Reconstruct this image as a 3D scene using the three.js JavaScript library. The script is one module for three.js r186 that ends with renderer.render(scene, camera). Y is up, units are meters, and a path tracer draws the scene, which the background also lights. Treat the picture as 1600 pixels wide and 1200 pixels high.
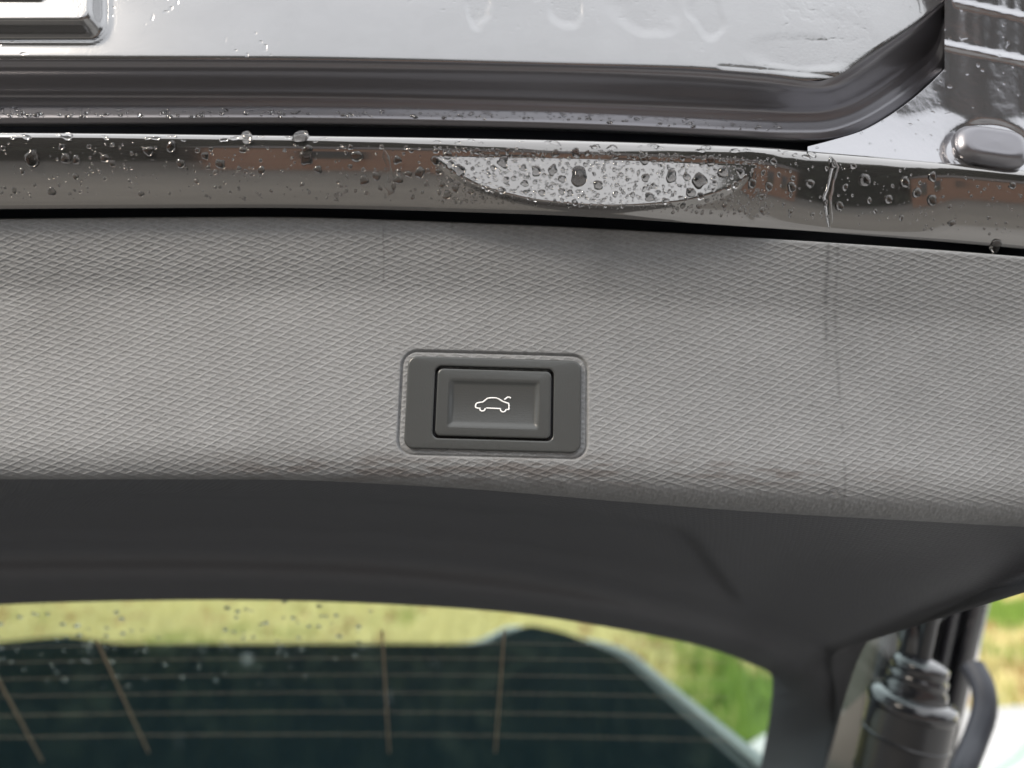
import * as THREE from 'three';
import { mergeGeometries } from 'three/addons/utils/BufferGeometryUtils.js';

// ---------------------------------------------------------------- camera, sky, sun, exposure
const W = 1024, H = 768;
const scene = new THREE.Scene();
const F = 1208;                                   // focal length in pixels of the 1600 px wide photograph
const PITCH = 13 * Math.PI / 180, EYE = 1.65;
const camera = new THREE.PerspectiveCamera(2 * Math.atan(600 / F) * 180 / Math.PI, W / H, 0.02, 400);
camera.position.set(0, EYE, 0);
camera.rotation.set(PITCH, 0, 0);
camera.focus = 0.262; camera.userData.fStop = 6.2;
const renderer = new THREE.WebGLRenderer({ antialias: true });
renderer.setSize(W, H);
renderer.toneMapping = THREE.LinearToneMapping;
renderer.toneMappingExposure = 2.3;
renderer.shadowMap.enabled = true;

let seed = 7;
const rnd = () => { seed = (seed * 1664525 + 1013904223) >>> 0; return seed / 4294967296; };
const lerp = (a, b, t) => a + (b - a) * t;
const clamp = (v, a = 0, b = 1) => Math.min(b, Math.max(a, v));
const sstep = (a, b, v) => { const t = clamp((v - a) / (b - a)); return t * t * (3 - 2 * t); };
function hash(x, y) { let n = Math.imul(x, 374761393) + Math.imul(y, 668265263) | 0; n = Math.imul(n ^ (n >>> 13), 1274126177); return ((n ^ (n >>> 16)) >>> 0) / 4294967296; }
function noise(x, y, px = 0, py = 0) {            // value noise, optionally periodic
  const xi = Math.floor(x), yi = Math.floor(y), fx = x - xi, fy = y - yi, u = fx * fx * (3 - 2 * fx), v = fy * fy * (3 - 2 * fy);
  const m = (a, p) => p ? ((a % p) + p) % p : a;
  const h = (a, b) => hash(m(a, px), m(b, py));
  return lerp(lerp(h(xi, yi), h(xi + 1, yi), u), lerp(h(xi, yi + 1), h(xi + 1, yi + 1), u), v);
}
function fbm(x, y, o = 4, p = 0) { let s = 0, a = 0.5, n = 0; for (let i = 0; i < o; i++) { s += a * noise(x, y, p, p); n += a; a *= 0.5; x *= 2; y *= 2; if (p) p *= 2; } return s / n; }

{ // overcast sky, a little brighter overhead
  const w = 256, h = 128, d = new Float32Array(w * h * 4);
  for (let j = 0; j < h; j++) for (let i = 0; i < w; i++) {
    const el = ((j + 0.5) / h - 0.5) * Math.PI, k = (j * w + i) * 4;
    const c = Math.cos(el), a = i / w * 2 * Math.PI;
    const n = fbm(3 + 2.5 * c * Math.cos(a) / (0.35 + Math.abs(Math.sin(el))), 9 + 2.5 * c * Math.sin(a) / (0.35 + Math.abs(Math.sin(el))), 4);
    const L = (0.78 + 0.4 * Math.max(0, Math.sin(el))) * (0.86 + 0.28 * n);
    d[k] = L * 0.98; d[k + 1] = L; d[k + 2] = L * 1.03; d[k + 3] = 1;
  }
  const sky = new THREE.DataTexture(d, w, h, THREE.RGBAFormat, THREE.FloatType);
  sky.mapping = THREE.EquirectangularReflectionMapping; sky.magFilter = THREE.LinearFilter; sky.minFilter = THREE.LinearFilter; sky.needsUpdate = true;
  scene.background = sky; scene.environment = sky;
}
const sun = new THREE.DirectionalLight(0xfff2e0, 1.5);
sun.position.set(-6.5, 8, 5); sun.target.position.set(0, 1.6, -0.5);
sun.castShadow = true; sun.shadow.radius = 24; sun.shadow.mapSize.set(2048, 2048);
Object.assign(sun.shadow.camera, { left: -8, right: 8, top: 8, bottom: -8, near: 0.5, far: 40 });
scene.add(sun, sun.target);

// ---------------------------------------------------------------- helpers
const SP = Math.sin(PITCH), CP = Math.cos(PITCH);
const ray = (x, y) => { const a = (x - 800) / F, b = (600 - y) / F; return [a, b * CP + SP, CP - b * SP]; };   // right, up, forward
const tanE = (x, y) => { const r = ray(x, y); return r[1] / r[2]; };
const P = (x, y, r) => { const d = ray(x, y), s = r / d[2]; return new THREE.Vector3(d[0] * s, EYE + d[1] * s, -r); };   // the point seen at x, y that lies r metres ahead
function crv(pts) {                               // smooth curve through points, straight beyond its ends
  const n = pts.length, m = [], sl = [];
  for (let i = 0; i < n - 1; i++) sl.push((pts[i + 1][1] - pts[i][1]) / (pts[i + 1][0] - pts[i][0]));
  for (let i = 0; i < n; i++) m.push(i === 0 ? sl[0] : i === n - 1 ? sl[n - 2] : sl[i - 1] * sl[i] <= 0 ? 0 : 2 * sl[i - 1] * sl[i] / (sl[i - 1] + sl[i]));
  return (x) => {
    if (x <= pts[0][0]) return pts[0][1] + m[0] * (x - pts[0][0]);
    if (x >= pts[n - 1][0]) return pts[n - 1][1] + m[n - 1] * (x - pts[n - 1][0]);
    let i = 0; while (x > pts[i + 1][0]) i++;
    const h = pts[i + 1][0] - pts[i][0], t = (x - pts[i][0]) / h, t2 = t * t, t3 = t2 * t;
    return (2 * t3 - 3 * t2 + 1) * pts[i][1] + (t3 - 2 * t2 + t) * h * m[i] + (3 * t2 - 2 * t3) * pts[i + 1][1] + (t3 - t2) * h * m[i + 1];
  };
}
const numbers = {};
function numbered(n) { const k = numbers[n] = (numbers[n] ?? -1) + 1; return k ? `${n}_${String(k).padStart(3, '0')}` : n; }
function tag(o, label, category, group, kind) { if (label) o.userData.label = label; if (category) o.userData.category = category; if (group) o.userData.group = group; if (kind) o.userData.kind = kind; return o; }
function thing(name, label, category, pos = [0, 0, 0], group) { const g = new THREE.Group(); g.name = numbered(name); g.position.set(...pos); scene.add(g); return tag(g, label, category, group); }
function mesh(name, geo, mat, parent) {           // geometry is given in world coordinates and moved into the parent's
  const m = new THREE.Mesh(geo, mat); m.name = parent === scene ? numbered(name) : name; m.castShadow = m.receiveShadow = true;
  if (parent !== scene) { const o = new THREE.Vector3(); for (let p = parent; p && p !== scene; p = p.parent) o.add(p.position); geo.translate(-o.x, -o.y, -o.z); }
  parent.add(m); return m;
}
function grid(rows, closed = false) {             // rows: arrays of {p, uv, uv1}
  const nr = rows.length, nc = rows[0].length, pos = [], uv = [], uv1 = [], idx = [];
  for (const r of rows) for (const c of r) { const v = c.p ?? c; pos.push(v.x, v.y, v.z); const t = c.uv ?? [0, 0], t1 = c.uv1 ?? [0, 0]; uv.push(...t); uv1.push(...t1); }
  for (let i = 0; i < nr - 1; i++) for (let j = 0; j < nc - 1; j++) { const a = i * nc + j, b = a + 1, c = a + nc, d = c + 1; idx.push(a, c, b, b, c, d); }
  const g = new THREE.BufferGeometry();
  g.setAttribute('position', new THREE.Float32BufferAttribute(pos, 3)); g.setAttribute('uv', new THREE.Float32BufferAttribute(uv, 2)); g.setAttribute('uv1', new THREE.Float32BufferAttribute(uv1, 2));
  g.setIndex(idx); g.computeVertexNormals(); return g;
}
function arcUV(rows, su = 1, sv = 1) {            // uv in metres along rows and columns
  const v = rows[0].map(() => 0);
  return rows.map((r, i) => { let u = 0; return r.map((c, j) => { const p = c.p ?? c; if (j) u += p.distanceTo(r[j - 1].p ?? r[j - 1]); if (i) v[j] += p.distanceTo(rows[i - 1][j].p ?? rows[i - 1][j]); return { ...(c.p ? c : { p: c }), uv: [u * su, v[j] * sv] }; }); });
}
function strip(geo) { const g = geo.index ? geo.toNonIndexed() : geo; for (const k of Object.keys(g.attributes)) if (!['position', 'normal', 'uv'].includes(k)) g.deleteAttribute(k); return g; }
const join = (list) => mergeGeometries(list.map(strip));
function tube(pts, r, seg = 40, rad = 12) { return new THREE.TubeGeometry(new THREE.CatmullRomCurve3(pts), seg, r, rad, false); }
function rod(a, b, ra, rb = ra, seg = 28) {
  const d = b.clone().sub(a), g = new THREE.CylinderGeometry(rb, ra, d.length(), seg, 1);
  g.applyQuaternion(new THREE.Quaternion().setFromUnitVectors(new THREE.Vector3(0, 1, 0), d.clone().normalize()));
  const c = a.clone().add(b).multiplyScalar(0.5); g.translate(c.x, c.y, c.z); return g;
}
function lathe(a, b, prof, seg = 36) {            // prof: [distance from a towards b in metres, radius]
  const d = b.clone().sub(a).normalize(), g = new THREE.LatheGeometry(prof.map(([y, r]) => new THREE.Vector2(r, y)), seg);
  g.applyQuaternion(new THREE.Quaternion().setFromUnitVectors(new THREE.Vector3(0, 1, 0), d)); g.translate(a.x, a.y, a.z); return g;
}
function tex(w, h, f, srgb = false, rep = true) { // f(x, y) in 0..1 -> grey or [r, g, b], linear unless srgb
  const d = new Uint8Array(w * h * 4);
  for (let j = 0; j < h; j++) for (let i = 0; i < w; i++) { const c = f((i + 0.5) / w, (j + 0.5) / h), k = (j * w + i) * 4; for (let q = 0; q < 3; q++) d[k + q] = Math.round(255 * clamp(typeof c === 'number' ? c : c[q])); d[k + 3] = 255; }
  const t = new THREE.DataTexture(d, w, h); t.magFilter = THREE.LinearFilter; t.minFilter = THREE.LinearFilter; if (srgb) t.colorSpace = THREE.SRGBColorSpace;
  if (rep) t.wrapS = t.wrapT = THREE.RepeatWrapping; t.needsUpdate = true; return t;
}
const rgb = (r, g, b) => new THREE.Color().setRGB(r, g, b);
const std = (c, roughness = 0.6, metalness = 0, more = {}) => new THREE.MeshStandardMaterial({ color: c, roughness, metalness, side: THREE.DoubleSide, ...more });
const phys = (o) => new THREE.MeshPhysicalMaterial({ side: THREE.DoubleSide, ...o });

// ---------------------------------------------------------------- materials
// rain film on the plate: puddle rims, frosted dried patches, specks; uv1 spans 0.44 m by 0.08 m of the plate
const filmAt = (u, v) => {
  const x = (u * 0.44 - 0.22) / 0.0002326 + 800, y = (0.2013 - (0.165 + v * 0.08)) / 0.000255, w = 26 * (fbm(x * 0.02, y * 0.02, 3) - 0.5);
  const blob = (cx, cy, rx, ry, s = 0.12) => 1 - sstep(1 - s, 1 + s, Math.hypot((x - cx + w) / rx, (y - cy + w * 0.6) / ry));
  const frost = Math.max(blob(745, 5, 16, 38), blob(882, 0, 26, 34), blob(1020, 8, 52, 34), blob(1112, 10, 24, 36), blob(1270, 70, 70, 22, 0.3), 0.8 * blob(1330, 60, 40, 50, 0.5), 0.5 * blob(150, 20, 26, 60, 0.6));
  const rough = sstep(1120, 1170, x + w) * sstep(96, 88, y + 0.2 * w);
  const curl = sstep(1210, 1240, x + w) * (1 - sstep(1370, 1400, x + w)) * (1 - sstep(34, 52, y + w)), rim = Math.abs(fbm(x * 0.035, y * 0.035, 4) - 0.5);
  const sag = (cx, cy, rx, ry) => blob(cx, cy, rx, ry, 0.28) * clamp(0.4 + 0.6 * (y - cy + ry) / (2 * ry));   // a film of water that hangs thicker towards its lower edge
  const h = 0.55 * Math.max(sag(1020, 8, 54, 36), sag(1112, 10, 25, 37), sag(882, 0, 27, 35), sag(745, 5, 16, 38), 0.8 * sag(1265, 64, 90, 30), 0.7 * sag(1345, 45, 44, 50)) + 0.03 * fbm(x * 0.012, y * 0.02, 2) + 0.035 * frost * noise(x * 0.5, y * 0.5) + 0.02 * rough * noise(x * 0.33, y * 0.33)
    + 0.06 * curl * (1 - sstep(0, 0.12, rim)) + 0.05 * sstep(0.8, 0.92, noise(x * 0.11, y * 0.14)) * sstep(0.5, 0.6, fbm(x * 0.01 + 4, y * 0.01, 2))
    + 0.22 * sstep(1115, 1135, x) * (1 - sstep(1310, 1330, x)) * Math.exp(-(((y - 97 - 0.03 * (x - 1130)) / 4) ** 2));
  return [h, 0.2 + 0.03 * frost, 0.215 + 0.02 * (fbm(x * 0.02, y * 0.03, 3) - 0.5)];
};
const filmBump = tex(2048, 512, (u, v) => filmAt(u, v)[0], false, false), filmRough = tex(1024, 256, (u, v) => filmAt(u, v)[1], false, false);
const filmTint = tex(1024, 256, (u, v) => filmAt(u, v)[2], false, false);
filmBump.channel = filmRough.channel = filmTint.channel = 1;
const ripple = tex(512, 512, (x, y) => 0.75 * fbm(x * 7, y * 7, 3, 7) + 0.1 * fbm(x * 50, y * 50, 2, 50) + 0.25 * sstep(0.9, 0.96, noise(x * 40, y * 40, 40, 40)));
ripple.repeat.set(12, 12);
const M = {
  paint: phys({ color: rgb(0.2, 0.194, 0.19), metalness: 0.85, roughness: 0.07, clearcoat: 1, clearcoatRoughness: 0.02 }),
  plate: phys({ color: rgb(1, 1, 1.02), map: filmTint, metalness: 0.85, roughness: 1, roughnessMap: filmRough, clearcoat: 0.8, clearcoatRoughness: 0.06, bumpMap: filmBump, bumpScale: 0.0014 }),
  pressed: phys({ color: rgb(0.15, 0.148, 0.162), metalness: 0.8, roughness: 0.33, clearcoat: 0.5, clearcoatRoughness: 0.12 }),
  corner: phys({ color: rgb(0.24, 0.24, 0.255), metalness: 0.8, roughness: 0.2, clearcoat: 0.8, clearcoatRoughness: 0.06, bumpMap: ripple, bumpScale: 0.0005 }),
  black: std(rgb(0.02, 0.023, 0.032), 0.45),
  rubber: std(rgb(0.018, 0.019, 0.022), 0.5),
  gloss: phys({ color: rgb(0.015, 0.016, 0.02), roughness: 0.25, clearcoat: 0.8, clearcoatRoughness: 0.08 }),
  water: phys({ color: rgb(1, 1, 1), roughness: 0, transmission: 1, thickness: 0.002, ior: 1.33 }),
  drop: phys({ color: rgb(1, 1, 1), roughness: 0, transmission: 1, thickness: 0.002, ior: 1.33, attenuationColor: rgb(0.45, 0.44, 0.43), attenuationDistance: 0.0022 }),  // clear water tinted grey, standing in for the reflection lost beneath each drop
  glass: phys({ color: rgb(0.72, 0.84, 0.82), roughness: 0, transmission: 1, thickness: 0, ior: 1.5 }),
};
// moulded grain of the trim: a net of raised lines, cells in lattice coordinates
const netAt = (a, b) => { a += 0.1 * (noise(a * 3, b * 3) - 0.5); b += 0.1 * (noise(a * 3 + 50, b * 3) - 0.5); const da = Math.abs(a - Math.round(a)), db = Math.abs(b - Math.round(b)); return Math.max(0.75 * (1 - sstep(0, 0.2, da)), 1 - sstep(0, 0.22, db)) * (0.58 + 0.42 * noise(a * 2.3, b * 2.3)) + 0.34 * noise(a * 5, b * 5); };
const net = tex(512, 512, (x, y) => 0.7 * Math.max(1 - sstep(0.06, 0.24, Math.abs(x * 8 - Math.round(x * 8))), 1 - sstep(0.06, 0.24, Math.abs(y * 8 - Math.round(y * 8)))) + 0.3 * noise(x * 96, y * 96, 96, 96));
const grain = tex(512, 512, (x, y) => noise(x * 128, y * 128, 128, 128) * 0.6 + 0.4 * noise(x * 250, y * 250, 250, 250));
const CELL = 8;

// ---------------------------------------------------------------- the tailgate
const gate = thing('tailgate', 'raised grey tailgate of a wet estate car with grained trim and a release switch', 'tailgate', [-0.1, EYE + 0.1, -0.25]);

const rShift = crv([[-1400, -0.004], [0, -0.002], [800, 0], [1600, 0.014], [1820, 0.02]]);     // the right end lies a little farther off
const lipTop = crv([[-1400, 214], [0, 207], [400, 211], [800, 217], [1170, 229], [1290, 238], [1600, 266], [1820, 290]]);
const lipBot = crv([[-1400, 345], [0, 327], [400, 325], [800, 334], [1200, 357], [1600, 389], [1820, 411]]);
const trimTop = crv([[-1400, 360], [0, 342], [400, 339], [800, 351], [1200, 373], [1600, 402], [1820, 424]]);
const trimBot = crv([[-1400, 745], [0, 737], [400, 737], [700, 741], [1000, 754], [1250, 770], [1450, 781], [1600, 790], [1820, 806]]);
// march along a column of the picture, given the elevation of the surface normal (degrees) at each step
function march(x, y0, y1, r0, theta, n) {
  const out = []; let r = r0, te = tanE(x, y0);
  out.push([y0, r]);
  for (let i = 1; i <= n; i++) {
    const t = i / n, y = lerp(y0, y1, t), tn = tanE(x, y), T = Math.tan(theta((i - 0.5) / n, x) * Math.PI / 180);
    r += T * r * (tn - te) / (1 - T * 0.5 * (tn + te)); te = tn; out.push([y, r]);
  }
  return out;
}
// lower painted lip
const lipTheta = crv([[0, 45], [0.03, 18], [0.07, -2], [0.15, -10], [0.25, -15], [0.6, -19], [0.88, -24], [0.95, -32], [1, -50]]);
const lipR = (x) => 0.229 + rShift(x) + 0.0155 * sstep(1150, 1490, x);
const xsAll = []; for (let x = -1400; x <= 1812; x += x < -60 ? 40 : x >= 640 && x < 1200 ? 4 : 8) xsAll.push(x);
// shallow hand grip hollowed out of the lip: its roof starts at a crisp line, its lower edge is an arc
const gripLow = crv([[690, 256], [712, 272], [760, 295], [860, 316], [960, 322], [1050, 317], [1105, 306], [1145, 290], [1168, 273], [1182, 256]]);
const lipNormal = (t, x) => {
  const a = lipTheta(t); if (x < 660 || x > 1182) return a;
  const y = lerp(lipTop(x), lipBot(x), t), up = lipTop(x) + 29, lo = gripLow(x), k = sstep(up - 1.5, up + 1.5, y) * (1 - sstep(lo - 3, lo + 1, y));
  return lerp(a, -4 + 3 * t, k) - 42 * Math.exp(-(((y - lo - 4.5) / 4) ** 2)) * sstep(up, up + 55, lo);
};
const LN = 96;
const lipCol = (x) => march(x, lipTop(x), lipBot(x), lipR(x), lipNormal, LN);
const lipCols = xsAll.map(lipCol);
{
  const rows = [];
  rows.push(xsAll.map((x, i) => P(x, lipTop(x) + 3, lipCols[i][0][1] + 0.03)));
  rows.push(xsAll.map((x, i) => P(x, lipTop(x) + 1, lipCols[i][0][1] + 0.004)));
  for (let k = 0; k <= LN; k++) rows.push(xsAll.map((x, i) => P(x, lipCols[i][k][0], lipCols[i][k][1])));
  rows.push(xsAll.map((x, i) => P(x, lipBot(x) + 0.6, lipCols[i][LN][1] + 0.004)));
  rows.push(xsAll.map((x, i) => P(x, lipBot(x) - 1, lipCols[i][LN][1] + 0.03)));
  var lip = mesh('painted_lip', grid(arcUV(rows)), M.paint, gate);
}
function lipAt(x, y) {                            // point and outward normal on the lip
  const q = (xx, yy) => { const c = lipCol(xx), t = clamp((yy - lipTop(xx)) / (lipBot(xx) - lipTop(xx))) * LN, i = Math.min(LN - 1, Math.floor(t)); return P(xx, yy, lerp(c[i][1], c[i + 1][1], t - i)); };
  const p = q(x, y), a = q(x + 2, y).sub(q(x - 2, y)), b = q(x, y - 2).sub(q(x, y + 2));
  return { p, n: a.clone().cross(b).normalize(), u: a.normalize(), v: b.normalize() };
}
// black strips standing in for the shade in the gaps above and below the lip
mesh('gap_shade', grid([xsAll.map((x, i) => P(x, lipBot(x) - 4, lipR(x) + 0.034)), xsAll.map((x) => P(x, trimTop(x) + 6, lipR(x) + 0.034))]), M.black, gate);

// grained trim
const trimR = (x) => 0.2395 + rShift(x);
const trimTheta = crv([[0, 20], [0.012, -20], [0.05, -19], [0.22, -19], [0.34, -8], [0.6, -3], [0.85, -1], [0.93, -10], [1, -30]]);
const xsT = []; for (let x = -1400; x <= 1812;) { xsT.push(x); x += x < -60 ? 40 : x < 1620 ? 1.25 : 16; }
const ysT = []; { let t = 0; while (t < 1) { ysT.push(t); const y = lerp(351, 745, t); t += 1.25 / 394; } ysT.push(1); }
const NT = 120;
const BC = { x: 771.5, y: 631.5 };                // middle of the switch
const trimCols = xsT.map((x) => march(x, trimTop(x), trimBot(x), trimR(x), trimTheta, NT));
const trimAtCol = (c, t) => { const k = t * NT, i = Math.min(NT - 1, Math.floor(k)); return [lerp(c[i][0], c[i + 1][0], k - i), lerp(c[i][1], c[i + 1][1], k - i)]; };
function trimPoint(x, y) { const c = march(x, trimTop(x), trimBot(x), trimR(x), trimTheta, NT), t = (y - trimTop(x)) / (trimBot(x) - trimTop(x)), [yy, r] = trimAtCol(c, t); return P(x, yy, r); }
// local frame of the switch on the trim
const SW = { o: trimPoint(BC.x, BC.y) };
SW.u = trimPoint(BC.x + 130, BC.y + 3.6).sub(trimPoint(BC.x - 130, BC.y - 3.6)).normalize();
SW.v = trimPoint(BC.x, BC.y - 60).sub(trimPoint(BC.x, BC.y + 60)).normalize();
SW.n = SW.u.clone().cross(SW.v).normalize(); SW.v = SW.n.clone().cross(SW.u);
const PX = SW.o.clone().sub(camera.position).length() / F;      // metres per picture pixel there
const swMatrix = new THREE.Matrix4().makeBasis(SW.u, SW.v, SW.n).setPosition(SW.o);
const sdBox = (x, y, hx, hy, r) => { const a = Math.abs(x) - hx + r, b = Math.abs(y) - hy + r; return Math.hypot(Math.max(a, 0), Math.max(b, 0)) + Math.min(Math.max(a, b), 0) - r; };
const rollLen = (x) => 12 + 22 * sstep(350, 1150, x);
const endCols = xsT.map((x, i) => march(x, trimBot(x), trimBot(x) + rollLen(x), trimCols[i][NT][1], crv([[0, -30], [0.4, -50], [0.75, -68], [1, -80]]), 14));
{
  let rows = ysT.map((t) => xsT.map((x, i) => { const [y, r] = trimAtCol(trimCols[i], t); return P(x, y, r); }));
  for (let k = 1; k <= 14; k++) rows.push(xsT.map((x, i) => P(x, endCols[i][k][0], endCols[i][k][1])));
  rows.unshift(xsT.map((x, i) => P(x, trimTop(x) - 1, trimCols[i][0][1] + 0.02)), xsT.map((x, i) => P(x, trimTop(x), trimCols[i][0][1] + 0.003)));
  rows = arcUV(rows);
  for (const r of rows) for (const c of r) {       // sunk field round the switch, with a hole behind it
    const p = c.p, q = p.clone().sub(SW.o), a = q.dot(SW.u) / PX, b = q.dot(SW.v) / PX;
    if (Math.abs(a) < 180 && Math.abs(b) < 110) { const s = sdBox(a, b, 146, 82, 24); p.addScaledVector(SW.n, -0.0005 * (1 - sstep(-1.5, 1.5, s)) - 0.0007 * Math.exp(-((s / 1.4) ** 2)) - 0.004 * (1 - sstep(-30, -22, s))); }
  }
  // uv in lattice coordinates of the net, uv1 over the whole sheet for stains
  const A = [0.0029, 0.0007], B = [0.0023, -0.0013], det = A[0] * B[1] - A[1] * B[0];
  rows = rows.map((r) => r.map((c) => { const [u, v] = c.uv, pr = c.p; const a = (u * B[1] - v * B[0]) / det, b = (A[0] * v - A[1] * u) / det; return { p: pr, uv: [a / CELL, b / CELL], uv1: [(pr.x + 0.26) / 0.48, (pr.y - EYE) / 0.12] }; }));
  var trimRows = rows;
}
// stains of the trim, in metres on the panel: scuffed dirt along the lower edge and dried water runs
const stain = tex(2048, 512, (u, v) => {
  const x = u * 0.48 - 0.26, y = v * 0.12;        // metres
  const g = 0.9 + 0.2 * (fbm(x * 900, y * 900, 3) - 0.5) + 0.26 * (fbm(x * 26, y * 36, 4) - 0.5);
  let c = [g, g, g];
  const band = Math.exp(-(((y - 0.0300 + 0.012 * Math.max(0, x) + 0.003 * (fbm(x * 60, 3, 2) - 0.5)) / 0.0042) ** 2)) * sstep(-0.115, -0.07, x) * (1 - sstep(0.10, 0.15, x));
  const dirt = band * sstep(0.38, 0.66, fbm(x * 130, y * 900, 5));
  c = c.map((k, i) => lerp(k, [0.36, 0.27, 0.23][i], 0.55 * dirt));
  for (const [sx, y0, y1, w, d] of [[0.108, 0.066, 0.11, 0.0007, 0.35], [0.1115, 0.012, 0.056, 0.0006, 0.24], [-0.043, 0.085, 0.11, 0.0003, 0.3], [-0.02, 0.092, 0.11, 0.0004, 0.22], [0.03, 0.086, 0.104, 0.004, 0.1]]) {
    const k = d * Math.exp(-(((x - sx - 0.0006 * (fbm(y * 120, sx * 50, 2) - 0.5)) / w) ** 2)) * sstep(y0, y0 + 0.01, y) * sstep(0.3, 0.5, fbm(y * 300, sx * 90, 2));
    c = c.map((q) => q * (1 - k));
  }
  return c;
}, false, false);
stain.channel = 1;
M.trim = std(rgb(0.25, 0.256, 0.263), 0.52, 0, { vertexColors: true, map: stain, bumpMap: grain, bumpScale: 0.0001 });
M.trimShaded = std(rgb(0.092, 0.097, 0.108), 0.6, 0, { bumpMap: net, bumpScale: 0.0002 });  // same trim plastic, coloured darker and bluer for the shade on the underside
{
  const g = grid(trimRows), p = g.attributes.position, n = g.attributes.normal, t = g.attributes.uv, nc = xsT.length, tint = new Float32Array(p.count * 3);
  for (let i = 0; i < p.count; i++) {
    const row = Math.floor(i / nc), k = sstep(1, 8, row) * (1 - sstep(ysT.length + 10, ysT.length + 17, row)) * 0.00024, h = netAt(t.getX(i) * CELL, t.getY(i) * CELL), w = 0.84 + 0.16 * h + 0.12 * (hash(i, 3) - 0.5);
    tint[3 * i] = tint[3 * i + 1] = tint[3 * i + 2] = w;             // raised lines coloured paler and floors darker, for the shade between them
    if (k > 0) { const ox = p.getX(i) - SW.o.x, oy = p.getY(i) - SW.o.y, oz = p.getZ(i) - SW.o.z, s = sdBox((ox * SW.u.x + oy * SW.u.y + oz * SW.u.z) / PX, (ox * SW.v.x + oy * SW.v.y + oz * SW.v.z) / PX, 146, 82, 24), d = k * h * (1 - Math.exp(-((s / 3.5) ** 2))); p.setXYZ(i, p.getX(i) + n.getX(i) * d, p.getY(i) + n.getY(i) * d, p.getZ(i) + n.getZ(i) * d); }
  }
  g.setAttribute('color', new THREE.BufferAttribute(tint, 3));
  g.computeVertexNormals();
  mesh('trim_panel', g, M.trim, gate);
}

{ // drop that hangs at the foot of the water run
  const g = dropGeo(9 * 0.00022, 20, 8, 0.7, 0.4, 3); g.scale(1.1, 1, 1); g.applyMatrix4(new THREE.Matrix4().makeRotationX(0.5).setPosition(trimPoint(1303, 770))); mesh('water_drop', g, M.water, gate);
}

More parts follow.
